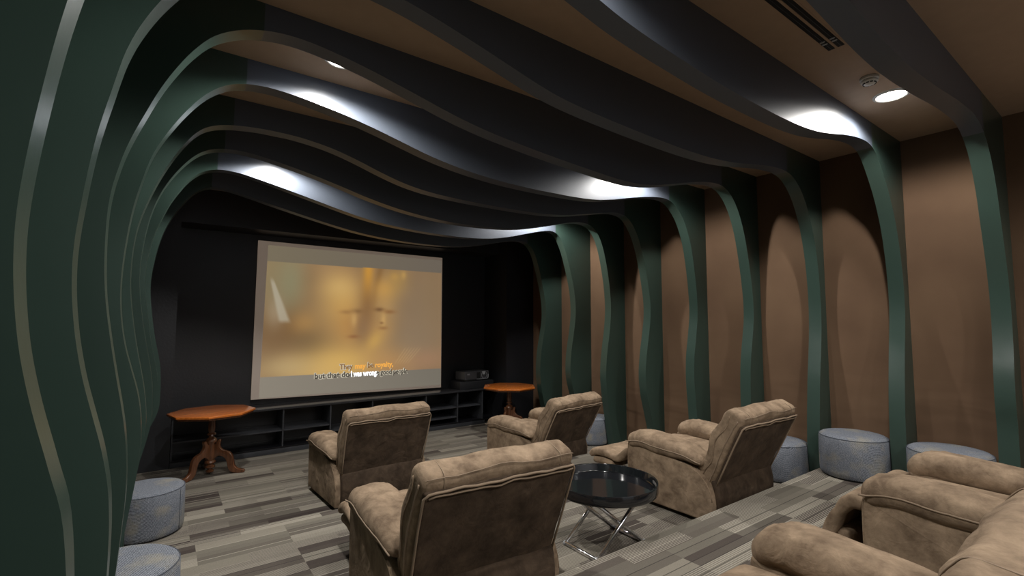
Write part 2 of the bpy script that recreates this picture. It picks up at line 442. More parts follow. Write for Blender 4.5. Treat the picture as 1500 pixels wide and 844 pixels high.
RR[4] = "0.396,3.236 0.594,3.253 0.832,3.252 1.088,3.213 1.278,3.163 1.517,3.076 1.751,3.011 1.995,2.974 2.350,2.959 2.840,2.954 3.234,2.954 3.588,2.975 3.789,3.002 4.109,3.063 4.390,3.122 4.660,3.155 4.816,3.136 5.005,2.942 5.127,2.608 5.185,2.311 5.244,2.013 5.250,1.881 5.197,1.582 5.136,1.331 5.097,1.080 5.121,0.829 5.201,0.572 5.279,0.334"
RL[5] = "0.260,3.240 0.206,3.209 0.154,3.164 0.059,3.017 -0.009,2.903 -0.030,2.861 -0.086,2.738 -0.108,2.658 -0.130,2.563 -0.148,2.488 -0.163,2.407 -0.174,2.332 -0.183,2.253 -0.191,2.161 -0.196,2.095 -0.201,1.996 -0.202,1.902 -0.199,1.846 -0.184,1.719 -0.169,1.618 -0.161,1.581 -0.134,1.501 -0.094,1.348 -0.080,1.265 -0.071,1.132 -0.070,1.019 -0.075,0.940"
RR[5] = "0.360,3.275 0.486,3.290 0.634,3.284 0.844,3.253 1.013,3.226 1.212,3.185 1.455,3.124 1.676,3.061 1.958,3.017 2.369,2.979 2.699,2.978 2.934,2.984 3.204,2.981 3.546,3.001 3.739,3.036 4.046,3.109 4.323,3.166 4.554,3.197 4.735,3.206 4.859,3.163 5.049,3.003 5.171,2.740 5.224,2.383 5.275,2.029 5.279,1.834 5.220,1.558 5.163,1.327 5.152,1.060 5.186,0.792 5.211,0.597"
RL[6] = "0.255,3.264 0.184,3.227 0.137,3.185 0.067,3.089 -0.026,2.925 -0.068,2.825 -0.105,2.721 -0.153,2.595 -0.175,2.520 -0.193,2.435 -0.212,2.349 -0.221,2.254 -0.224,2.138 -0.224,2.029 -0.220,1.963 -0.212,1.871 -0.197,1.752 -0.178,1.633 -0.155,1.498 -0.131,1.366 -0.113,1.272 -0.103,1.153 -0.099,1.083 -0.100,0.981 -0.106,0.878 -0.112,0.799"
RR[6] = "0.320,3.287 0.420,3.308 0.542,3.312 0.715,3.299 0.956,3.257 1.220,3.198 1.512,3.121 1.768,3.080 2.052,3.055 2.308,3.032 2.496,3.017 2.860,2.999 3.117,2.981 3.351,2.980 3.624,3.015 3.894,3.077 4.186,3.150 4.475,3.206 4.717,3.226 4.871,3.192 5.060,3.033 5.181,2.758 5.262,2.405 5.327,2.006 5.330,1.828 5.286,1.611 5.228,1.401 5.197,1.191 5.196,0.913"
RL[7] = "-0.065,2.904 -0.098,2.830 -0.118,2.775 -0.147,2.688 -0.161,2.613 -0.176,2.535 -0.193,2.451 -0.209,2.369 -0.223,2.255 -0.234,2.133 -0.244,2.036 -0.247,1.955 -0.246,1.907 -0.244,1.839 -0.238,1.762 -0.230,1.699 -0.217,1.622 -0.201,1.554 -0.180,1.467 -0.156,1.397 -0.139,1.328 -0.125,1.253 -0.120,1.200 -0.115,1.123 -0.112,1.023 -0.111,0.929"
RR[7] = "0.876,3.295 0.987,3.274 1.142,3.245 1.298,3.214 1.510,3.163 1.737,3.115 1.834,3.094 2.176,3.065 2.552,3.061 3.023,3.041 3.400,3.051 3.656,3.070 3.883,3.093 4.099,3.136 4.354,3.175 4.507,3.186 4.708,3.199 4.874,3.183 5.063,3.049 5.221,2.810 5.304,2.524 5.352,2.263 5.374,1.968 5.360,1.677 5.317,1.420 5.273,1.261 5.236,0.910 5.222,0.777"
RL[8] = "-0.203,2.459 -0.218,2.365 -0.230,2.266 -0.238,2.200 -0.244,2.142 -0.250,2.083 -0.255,2.024 -0.258,1.976 -0.258,1.932 -0.257,1.898 -0.254,1.850 -0.251,1.790 -0.245,1.734 -0.238,1.684 -0.229,1.628 -0.215,1.570 -0.198,1.502 -0.180,1.443 -0.158,1.373 -0.148,1.335 -0.143,1.300 -0.142,1.279 -0.138,1.217"
RR[8] = "1.485,3.161 1.594,3.139 1.740,3.120 1.921,3.102 2.135,3.090 2.337,3.074 2.548,3.064 2.818,3.063 3.119,3.062 3.393,3.072 3.669,3.093 3.945,3.144 4.192,3.202 4.458,3.243 4.673,3.253 4.817,3.222 4.921,3.100 5.127,2.881 5.255,2.635 5.319,2.352 5.359,2.090 5.361,1.888 5.326,1.687 5.268,1.461 5.189,1.013 5.187,0.757"
RL[9] = ""
RR[9] = "2.290,3.114 2.488,3.091 2.758,3.073 2.993,3.070 3.477,3.097 4.221,3.199 4.629,3.226 4.894,3.085 5.075,2.799 5.115,2.555 5.207,2.314 5.293,2.045 5.281,1.797 5.281,1.598 5.221,1.355 5.172,1.112 5.252,0.997 5.200,0.751"

RL[9] = RL[8]
LEFT_FOOT = [(-.12, .62), (-.135, .48), (-.155, .34), (-.165, .2), (-.17, .08), (-.17, 0)]
RIGHT_FOOT = [(5.19, .50), (5.22, .36), (5.24, .22), (5.25, .1), (5.25, 0)]
CORNER = {8: [(.72, 3.30), (.54, 3.315), (.42, 3.31), (.32, 3.29), (.24, 3.25), (.14, 3.18), (.06, 3.09), (-.03, 2.97), (-.10, 2.83), (-.15, 2.70), (-.18, 2.58)],
          7: [(.72, 3.305), (.54, 3.315), (.42, 3.31), (.32, 3.29), (.24, 3.25), (.14, 3.18), (.06, 3.09), (0.0, 3.0)],
          9: [(1.75, 3.15), (1.2, 3.23), (.72, 3.30), (.54, 3.315), (.42, 3.31), (.32, 3.29), (.24, 3.25), (.14, 3.18), (.05, 3.09), (-.04, 2.97), (-.11, 2.83), (-.16, 2.70), (-.19, 2.58)]}
MID = {8: [(1.12, 3.24)], 7: [], 9: []}
def parse(s): return [tuple(map(float, q.split(','))) for q in s.split()]
def smooth(pts, k=1):
    for _ in range(k):
        pts = [pts[0]] + [tuple(.25*a+.5*b+.25*c for a, b, c in zip(pts[i-1], pts[i], pts[i+1])) for i in range(1, len(pts)-1)] + [pts[-1]]
    return pts
def thin(pts, d=.075):
    out = [pts[0]]
    for p in pts[1:-1]:
        if math.dist(p, out[-1]) > d: out.append(p)
    out.append(pts[-1]); return out
RIB_T = .115
rib_words = {1: 'wavy dark rib arching closest to the screen wall', 2: 'second wavy rib from the screen, its ceiling fin brightly lit',
    3: 'third wavy rib from the screen wall, behind the pouf beside the tray of the front row',
    4: 'fourth wavy rib from the screen wall, dark along the ceiling', 5: 'fifth wavy rib from the screen, broad bright patches on its ceiling fin',
    6: 'sixth wavy rib from the screen wall, dark ceiling fin with downlight just beyond', 7: 'seventh wavy rib from the screen, standing at the edge of the top tier',
    8: 'eighth wavy rib from the screen, glaring lamp patch at its right end', 9: 'ninth wavy rib from the screen, nearest one beside the bright ceiling lamp'}
rib_words[3] = 'third wavy green rib from the screen wall, all dark along the ceiling'
for k in range(1, 10):
    y0 = RY[k]; y1 = y0 + RIB_T
    L = parse(RL[k])
    R_ = parse(RR[k])
    floor_z = T3 if k >= 8 else (T2 if k >= 5 else T1)
    if k == 7: floor_z = T2
    if k == 4: floor_z = T2
    left = list(reversed(CORNER.get(k, []))) if k in CORNER else []
    L = [p for p in L if p[1] > .68]
    pts = [(p[0], p[1]) for p in reversed(LEFT_FOOT)] + list(reversed(L)) + left + MID.get(k, []) + R_
    lastz = R_[-1][1]
    foot = [p for p in RIGHT_FOOT if p[1] < lastz-.06]
    if k == 3: foot = [(5.22, 0)]
    if k == 1: foot = [(5.08, .48), (5.12, .34), (5.15, .18), (5.16, 0)]
    if k == 4: foot = [(5.29, .2), (5.29, 0)]
    pts += foot
    pts = thin(pts)
    pts = smooth(pts, 1)
    pts = [(x, z) for x, z in pts]
    pts = catmull(pts, 4)
    # lift the feet onto their tier
    pts = [p for p in pts if p[1] >= floor_z+.002]
    pts = [(pts[0][0], floor_z)] + pts + [(pts[-1][0], floor_z)]
    # split where the ceiling fin meets the uprights
    XS0, XS1 = .365, 4.75
    def cut(poly, xs):
        for i in range(len(poly)-1):
            a, b = poly[i], poly[i+1]
            if a[0] <= xs < b[0] and a[1] > 2.6:
                t = (xs-a[0])/(b[0]-a[0]); return i, (xs, a[1]+t*(b[1]-a[1]))
    i0, c0 = cut(pts, XS0); i1, c1 = cut(pts, XS1)
    t = thing('wavy_rib', rib_words[k], 'rib', (0, y0, 0), 0, 'wavy ribs arching over the room')
    la = pts[:i0+1] + [c0]; ce = [c0] + pts[i0+1:i1+1] + [c1]; ra = [c1] + pts[i1+1:]
    prism('upright', la + [(XS0, ZC), (XL, ZC), (XL, floor_z)], 'y', 0, RIB_T, M['green'], t)
    prism('ceiling_fin', ce + [(XS1, ZC), (XS0, ZC)], 'y', 0.0, RIB_T, M['charcoal'], t)
    prism('upright', ra + [(XR, floor_z), (XR, ZC), (XS1, ZC)], 'y', 0, RIB_T, M['green'], t)

# ------------------------------------------------------------------ ceiling fittings
def downlight(x, y, label, power):
    t = thing('ceiling_light', label, 'light', (x, y, ZC), 0, 'round recessed ceiling lights')
    bm = bmesh.new(); lathe_bm(bm, [(.090, -.001), (.092, -.010), (.104, -.010), (.112, -.005), (.113, 0)], 40)
    bm_obj('trim_ring', bm, M['white_plastic'], t, smooth=True)
    bm = bmesh.new(); lathe_bm(bm, [(0, -.004), (.06, -.0045), (.091, -.002)], 32)
    bm_obj('lens', bm, M['lamp'], t, smooth=True)
    ld = bpy.data.lights.new('lamp_light', 'SPOT'); ld.energy = power
    ld.spot_size = math.radians(162); ld.spot_blend = .38; ld.shadow_soft_size = .05
    ld.color = (1.0, .965, .92)
    lo = bpy.data.objects.new('lamp_light', ld); col.objects.link(lo)
    lo.parent = t; lo.location = (0, 0, -.016)
    return t
M['lamp'] = emit('lamp_lens', (1, .97, .92, 1), 25)
PW = 135
downlight(4.30, 1.13, 'bright round ceiling light beside the smoke detector', PW)
downlight(1.0, 1.13, 'ceiling light hidden beyond the eighth rib, towards the left wall', PW)
downlight(.86, 3.05, 'ceiling light peeping out between the fifth and sixth ribs', PW*1.35)
downlight(4.10, 3.10, 'ceiling light between the fifth and sixth ribs near the fabric wall', PW*1.2)
downlight(.86, 5.14, 'ceiling light between the second and third ribs, left end', PW*1.3)
downlight(4.30, 5.14, 'ceiling light between the second and third ribs, right end', PW*1.3)
for xx, lab in ((.90, 'added unseen ceiling fill light behind the camera, first from the left wall'), (2.05, 'added unseen ceiling fill light behind the camera, second from the left wall'),
                (3.20, 'added unseen ceiling fill light behind the camera, third from the left wall'), (4.35, 'added unseen ceiling fill light behind the camera, fourth from the left wall')):
    downlight(xx, -1.25, lab, PW*.72)  # unseen fill lamps, added behind the camera to raise the bounced light

t = thing('smoke_detector', 'round off-white smoke detector on tan ceiling beside bright lamp', 'smoke detector', (3.86, 1.13, ZC))
bm = bmesh.new(); lathe_bm(bm, [(0, 0), (.052, 0), (.055, -.004), (.055, -.018), (.050, -.022), (0, -.022)], 40); bm_obj('base', bm, M['white_plastic'], t, angle=30)
bm = bmesh.new(); lathe_bm(bm, [(.046, -.022), (.050, -.026), (.049, -.036), (.038, -.044), (.030, -.050), (.012, -.053), (0, -.053)], 40); bm_obj('cover', bm, M['white_plastic'], t, angle=40)
bm = bmesh.new()
for a in range(10):
    an = 2*PI*a/10
    c, s = math.cos(an), math.sin(an)
    vs = add_box(bm, -.003, .003, -.008, .008, -.003, .003)
    for v in vs:
        v.co = Vector((c*(.0365+v.co.x)-s*v.co.y, s*(.0365+v.co.x)+c*v.co.y, -.0455+v.co.z+.0))
bm_obj('vent_slot', bm, M['void'], t)

t = thing('slot_diffuser', 'long twin-slot black air diffuser let into the ceiling', 'air vent', (0, 0, ZC))
bm = bmesh.new()
for y0, y1 in ((1.062, 1.070), (1.110, 1.120), (1.160, 1.168)): add_box(bm, 1.60, 3.28, y0, y1, -.0015, 0)
add_box(bm, 3.275, 3.285, 1.062, 1.168, -.0015, 0); add_box(bm, 1.595, 1.605, 1.062, 1.168, -.0015, 0)
bm_obj('frame', bm, M['ceiling'], t)
for y0 in (1.072, 1.124):
    bm = bmesh.new(); add_box(bm, 1.605, 3.272, y0, y0+.034, -.003, .0)
    s = bm_obj('slot', bm, M['void'], t)
    bm = bmesh.new(); add_box(bm, 1.61, 3.27, y0+.015, y0+.017, -.0045, -.003); bm_obj('blade', bm, M['black_edge'], s)
    for xx in (3.165, 3.13): box('clip', xx, xx+.012, y0+.004, y0+.03, -.007, -.003, M['grey_plastic'], s)

# ------------------------------------------------------------------ projection screen
t = thing('projection_screen', 'large pale projection screen showing an amber film close-up, on black wall', 'projection screen', (0, 7.5, 0))
C4 = [(1.035, 2.90), (3.932, 2.884), (3.936, .628), (1.02, .684)]
bm = bmesh.new()
A = [bm.verts.new((x, 0, z)) for x, z in C4]; B = [bm.verts.new((x, .03, z)) for x, z in C4]
bm.faces.new(A); bm.faces.new(list(reversed(B)))
for i in range(4): bm.faces.new((A[i], B[i], B[(i+1) % 4], A[(i+1) % 4]))
M['screen_lit'] = emit('screen_border_glow', (*[q for q in srgb(128, 113, 100)[:3]], 1), .5)
M['screen_lit'].node_tree.nodes['Principled BSDF'].inputs['Base Color'].default_value = (.25, .22, .2, 1)
bm_obj('screen_cloth', bm, M['screen_lit'], t)
def lerp(a, b, f): return a+(b-a)*f
def quad(c, u, v):
    (a, b, c_, d) = c
    x = lerp(lerp(a[0], b[0], u), lerp(d[0], c_[0], u), v); z = lerp(lerp(a[1], b[1], u), lerp(d[1], c_[1], u), v)
    return x, z
PIC = [(1.162, 2.845), (3.915, 2.835), (3.93, .675), (1.118, .695)]
NU, NV = 300, 220
def sm(a, b, x):
    t_ = max(0, min(1, (x-a)/(b-a))); return t_*t_*(3-2*t_)
blobs = [  # u, v (of the film frame), su, sv, angle, colour, strength
    (.02, .12, .10, .35, 0, (156, 142, 106), .7), (.12, .20, .05, .22, 0, (148, 146, 114), .75),
    (.10, .62, .16, .16, 0, (132, 100, 66), .9), (.20, .55, .05, .08, 0, (212, 160, 90), .6), (.05, .45, .03, .10, 0, (215, 200, 175), .35),
    (.23, .74, .08, .11, 0, (116, 94, 68), .85), (.30, .30, .08, .30, 0, (170, 140, 96), .5),
    (.40, .34, .085, .20, 0, (226, 178, 100), .8), (.37, .20, .06, .08, 0, (228, 188, 118), .7), (.44, .58, .06, .12, 0, (206, 150, 82), .7),
    (.53, .06, .022, .20, 0, (238, 170, 62), .85), (.585, .15, .016, .18, .15, (120, 84, 46), .8), (.535, .40, .03, .18, 0, (134, 94, 58), .8),
    (.52, .62, .05, .14, 0, (142, 110, 82), .85), (.64, .34, .062, .20, 0, (222, 172, 98), .75), (.635, .20, .05, .07, 0, (236, 176, 84), .7),
    (.72, .12, .05, .10, 0, (216, 166, 70), .5), (.745, .05, .012, .03, 0, (245, 190, 90), .7), (.69, .07, .02, .03, 0, (232, 176, 80), .5),
    (.63, .62, .06, .10, 0, (214, 160, 88), .7), (.58, .70, .03, .07, .4, (236, 186, 92), .7),
    (.86, .45, .16, .40, 0, (150, 128, 102), .8), (.95, .25, .08, .30, 0, (150, 124, 92), .6), (.80, .75, .10, .14, 0, (152, 130, 104), .8),
    (.40, .90, .16, .13, 0, (236, 190, 104), .85), (.30, .96, .14, .08, 0, (232, 188, 108), .7), (.12, .92, .10, .08, 0, (204, 176, 124), .7),
    (.90, .90, .10, .08, 0, (186, 140, 108), .5), (.66, .92, .10, .10, 0, (204, 154, 98), .6),
    # soft features of the two heads
    (.47, .42, .022, .016, 0, (128, 94, 60), .6), (.41, .43, .024, .014, 0, (160, 118, 72), .6), (.455, .50, .012, .05, 0, (240, 198, 126), .45),
    (.455, .66, .022, .012, 0, (146, 96, 62), .6), (.60, .40, .020, .014, 0, (112, 78, 50), .7), (.66, .42, .026, .014, 0, (146, 100, 60), .65),
    (.625, .50, .011, .05, 0, (240, 194, 118), .45), (.625, .58, .018, .012, 0, (142, 96, 60), .5), (.615, .53, .008, .008, 0, (112, 74, 48), .5)]
def film(u, v):
    c = [160, 127, 92]
    n_ = 1.2*noise.noise(Vector((u*9, v*1.2, 7.3))) + noise.noise(Vector((u*3.1, v*2.4, 1.3))) + .5*noise.noise(Vector((u*8, v*7, 4.3)))
    c = [q*(1+.08*n_) for q in c]
    for (bu, bv, su, sv, an, cc, st) in blobs:
        du, dv = u-bu, v-bv
        if an: du, dv = du*math.cos(an)+dv*math.sin(an)*.7, dv*math.cos(an)-du*math.sin(an)*.7
        w = st*math.exp(-.5*((du/su)**2+(dv/sv)**2))
        if w > .004: c = [q*(1-w)+e*w for q, e in zip(c, cc)]
    # pale slanting streak at the left
    ww = .006+.050*(v-.12); d = abs((u-.02)-(v-.12)*.19); w = .75*(1-sm(ww*.5, ww*1.4+.001, d))*sm(.12, .2, v)*(1-sm(.50, .55, v))
    c = [q*(1-w)+e*w for q, e in zip(c, (196, 186, 164))]
    # faint scratches low on the right
    for j in range(6):
        u0 = .70+.016*j; d = abs(u-(u0+(.93-v)*.42*(1+.06*j)))
        w = .45*max(0, 1-d/.004)*sm(.76, .80, v)*(1-sm(.90, .95, v)); c = [q*(1-w)+e*w for q, e in zip(c, (226, 196, 140))]
    return c
bm = bmesh.new(); lay = bm.verts.layers.float_color.new('Col'); grid = []
for j in range(NV+1):
    rowv = []
    for i in range(NU+1):
        u, v = i/NU, j/NV
        x, z = quad(PIC, u, v); vv = bm.verts.new((x, -.003, z))
        top = lerp(.109, .100, u); bot = lerp(.866, .872, u)
        if v < top: c = [lerp(128, 114, u)+4, lerp(119, 106, u)+2, lerp(100, 96, u)]
        elif v > bot: c = [lerp(150, 128, u), lerp(141, 121, u), lerp(126, 108, u)]
        else: c = film(u, (v-top)/(bot-top))
        vv[lay] = srgb(*[max(0, min(255, q)) for q in c]); rowv.append(vv)
    grid.append(rowv)
for j in range(NV):
    for i in range(NU): bm.faces.new((grid[j][i], grid[j][i+1], grid[j+1][i+1], grid[j+1][i]))
m, nt, b = new_mat('projected_film_picture')
at = nt.nodes.new('ShaderNodeVertexColor'); at.layer_name = 'Col'
b.inputs['Base Color'].default_value = (.05, .05, .05, 1); b.inputs['Roughness'].default_value = .9; b.inputs['Specular IOR Level'].default_value = .1
lk(nt, at.outputs['Color'], b.inputs['Emission Color']); b.inputs['Emission Strength'].default_value = .72
pic = bm_obj('film_picture', bm, m, t)
def subtitle(txt, x, z, width, size, mat, dy=-.006, tilt=0.0, bold=.004):
    cu = bpy.data.curves.new('subtitle', 'FONT'); cu.body = txt; cu.size = size; cu.offset = bold; cu.align_x = 'LEFT'; cu.resolution_u = 3
    tmp = bpy.data.objects.new('tmp', cu); col.objects.link(tmp)
    bpy.context.view_layer.update()
    me = bpy.data.meshes.new_from_object(tmp.evaluated_get(bpy.context.evaluated_depsgraph_get()))
    bpy.data.objects.remove(tmp)
    w = max(v.co.x for v in me.vertices)-min(v.co.x for v in me.vertices)
    s = width/w
    for v in me.vertices:
        px, pz = v.co.x*s, v.co.y
        v.co = (x+px, dy, z+pz+px*tilt)
    o = link('subtitle_lettering', me, mat, pic)
    return o
sub_d = emit('subtitle_grey', srgb(74, 68, 60), .9); sub_o = emit('subtitle_amber', srgb(236, 168, 76), 1.0); sub_w = emit('subtitle_white', (1, 1, 1, 1), 1.1); sub_h = emit('subtitle_pale_edge', srgb(196, 188, 168), .95)
sub_b = emit('subtitle_brown', srgb(138, 100, 58), .9)
def two(txt, x, z, w, s, mat):
    subtitle(txt, x, z, w, s, sub_h, -.0055, 0, .011); subtitle(txt, x, z, w, s, mat, -.0075, 0, .003)
two('They', 2.205, 1.032, .20, .112, sub_b)
subtitle('may', 2.435, 1.032, .17, .112, sub_o)
two('be', 2.635, 1.037, .095, .112, sub_b)
subtitle('royalty,', 2.755, 1.037, .30, .112, sub_o)
two('but that does', 1.84, .915, .61, .112, sub_d)
two('e good people.', 2.78, .915, .545, .112, sub_d)
subtitle('I was wrong.', 2.375, .915, .42, .118, sub_w, -.0095, 0, .006)

# ------------------------------------------------------------------ shelf unit under the screen
t = thing('low_shelf_unit', 'long low black open shelf unit under the projection screen', 'shelf unit', (0, 0, 0))
YS = 7.13
box('countertop', .135, 4.875, YS-.02, 7.595, .575, .605, M['black_top'], t, .004)
box('back_panel', .135, 4.875, 7.57, 7.595, .0, .575, M['black'], t)
box('plinth', .135, 4.60, YS, YS+.03, 0, .075, M['black_edge'], t, .003)
box('bottom_board', .135, 4.875, YS, 7.57, .065, .085, M['black'], t)
for x in (.145, 1.37, 1.99, 2.60, 3.48, 4.06, 4.55):
    box('divider', x-.009, x+.009, YS, 7.57, .085, .575, M['black_edge'], t)
for x0, x1, z in ((.155, 1.36, .295), (1.38, 1.98, .295), (2.61, 3.47, .33), (3.49, 4.05, .33), (3.49, 4.05, .17), (4.07, 4.50, .33), (2.0, 2.59, .2)):
    box('shelf', x0, x1, YS+.01, 7.57, z-.009, z+.009, M['black_edge'], t)

# projector on its black box
o = box('black_box', 4.12, 4.80, 7.16, 7.50, .606, .735, M['black_wall'], None, .006)
tag(o, 'plain black box under the projector on the shelf top', 'box')
t = thing('projector', 'dark grey projector resting on a black box beside the screen', 'projector', (4.47, 7.33, .736), 0)
t.rotation_euler = (0, 0, math.radians(8))
box('body', -.27, .27, -.13, .15, .02, .165, M['dark_plastic'], t, .018)
box('base', -.26, .26, -.12, .14, .004, .03, M['void'], t, .004)
bm = bmesh.new(); add_box(bm, -.015, .06, -.133, -.10, .035, .145); bm_obj('grille', bm, M['void'], t)
bm = bmesh.new(); lathe_bm(bm, [(0, 0), (.036, .0), (.042, .006), (.05, .016), (.052, .02), (.056, .02), (.058, 0)], 32)
bmesh.ops.rotate(bm, verts=bm.verts, cent=(0, 0, 0), matrix=Matrix.Rotation(PI/2, 3, 'X')); bmesh.ops.translate(bm, verts=bm.verts, vec=(.15, -.118, .092))
ln = bm_obj('lens', bm, M['lens_glass'], t, smooth=True)
tube('lens_rim', [(.15+.058*math.cos(a), -.137, .092+.058*math.sin(a)) for a in [2*PI*i/28 for i in range(28)]], .0035, M['grey_plastic'], ln, 6, True)
bm = bmesh.new(); tube_bm(bm, [(-.02, -.134, .03), (.06, -.136, .026), (.22, -.136, .026), (.245, -.134, .04), (.25, -.134, .1)], .004, 6)
bm_obj('trim_strip', bm, M['grey_plastic'], t, smooth=True)
prism('lens_cap', [(.10, .155), (.18, .155), (.160, .10), (.125, .10)], 'y', -.139, -.132, M['grey_plastic'], t)
bm = bmesh.new()
tube_bm(bm, [(-.215+.012*math.cos(a), -.132, .118+.009*math.sin(a)) for a in [2*PI*i/14 for i in range(14)]], .0028, 5, True)
tube_bm(bm, [(-.188+.014*math.cos(a), -.132, .118+.010*math.sin(a)) for a in [2*PI*i/14 for i in range(14)]], .0028, 5, True)
bm_obj('emblem', bm, M['grey_plastic'], t, smooth=True)

# ------------------------------------------------------------------ octagonal pedestal tables
def pedestal_table(loc, rz, legrot, label):
    t = thing('pedestal_table', label, 'table', loc, rz, 'octagonal pedestal tables')
    R8 = .44
    oc = lambda r: [(r*math.cos(PI/8+PI/4*k), r*math.sin(PI/8+PI/4*k)) for k in range(8)]
    prism('table_top', oc(R8), 'z', .695, .722, M['top_wood'], t, .006)
    prism('apron', oc(R8-.02), 'z', .675, .695, M['leg_wood'], t, .003)
    bm = bmesh.new()
    lathe_bm(bm, [(0, .675), (.075, .675), (.075, .66), (.04, .652), (.036, .60), (.040, .52), (.030, .475), (.045, .462), (.048, .45), (.028, .44), (.026, .425),
                  (.05, .405), (.062, .385), (.062, .37), (.046, .355), (.044, .33), (.048, .26), (.050, .19), (.040, .165), (.056, .15), (.058, .135), (.036, .122), (.034, .11),
                  (.052, .095), (.050, .08), (.026, .066), (.024, .058), (.042, .044), (.040, .03), (.018, .018), (.008, .012), (0, .006)], 32)
    bm_obj('column', bm, M['leg_wood'], t, angle=50)
    up = [(.035, .335), (.055, .35), (.072, .385), (.092, .392), (.104, .375), (.096, .345), (.098, .31), (.125, .275), (.165, .258), (.205, .238), (.235, .195), (.248, .14), (.262, .085),
          (.292, .05), (.335, .042), (.362, .03), (.368, .012), (.35, .0), (.30, .0), (.245, .008), (.205, .035), (.185, .08), (.175, .13), (.155, .175), (.12, .20), (.08, .205), (.035, .165)]
    up = catmull(up, 3)
    for k in range(3):
        a = legrot - rz + 2*PI*k/3
        bm = bmesh.new()
        lg = prism('leg', up, 'y', -.022, .022, M['leg_wood'], t, .007)
        lg.rotation_euler = (0, 0, a)
    return t
lt = pedestal_table((.51, 6.62, 0), math.radians(14), math.radians(97), 'orange-brown octagonal pedestal table at left end of the shelf unit')
rt = pedestal_table((4.60, 6.40, 0), math.radians(10), math.radians(70), 'orange-brown octagonal pedestal table beside the projector')

# ------------------------------------------------------------------ poufs
def pouf(loc, label, group='round blue-grey wool poufs', first=[None], rz=0):
    if first[0] is None:
        t = thing('pouf', label, 'pouf', loc, rz, group)
        bm = bmesh.new()
        prof = [(0, .375), (.12, .379), (.22, .377), (.244, .371), (.261, .358), (.269, .340), (.2715, .2), (.2705, .06), (.266, .02), (.258, .012), (0, .012)]
        lathe_bm(bm, prof, 56)
        bm_obj('cushion', bm, M['wool'], t, angle=60)
        bm = bmesh.new(); lathe_bm(bm, [(0, 0), (.252, 0), (.252, .013), (0, .013)], 40)
        bm_obj('base', bm, M['void'], t)
        bm = bmesh.new(); tube_bm(bm, [(.2655*math.cos(a), .2655*math.sin(a), .356) for a in [2*PI*i/56 for i in range(56)]], .0022, 5, True)
        tube_bm(bm, [(.272*math.cos(-.9), .272*math.sin(-.9), z) for z in (.35, .25, .15, .05, .02)], .0022, 5)
        bm_obj('seam', bm, M['seam'], t, smooth=True)
        first[0] = t; return t
    c = copy_tree(first[0]); c.location = loc; c.rotation_euler = (0, 0, rz); c['label'] = label; c['group'] = group
    return c
pouf((-.05, 5.13, T1), 'blue-grey pouf by the left table, partly behind the left ribs', rz=.35)
pouf((-.14, 3.1225, T2), 'blue-grey pouf cut off by lower left frame corner beside the left ribs', rz=-.4)
pouf((5.18, 5.13, T1), 'blue-grey pouf against the far right wall, behind the far right recliner', rz=2)
pouf((5.18, 3.12, T2), 'pouf almost hidden behind the recliner beside the tray table', rz=1)
pouf((5.19, 2.4625, T2), 'blue-grey pouf at the riser edge, just behind the recliner by the tray table', rz=3)
pouf((5.19, 1.79, T3), 'fully visible blue-grey pouf on the top tier against the brown fabric wall', rz=.2)
pouf((5.19, 1.12, T3), 'blue-grey pouf behind the arm of the nearest right recliner', rz=2.6)

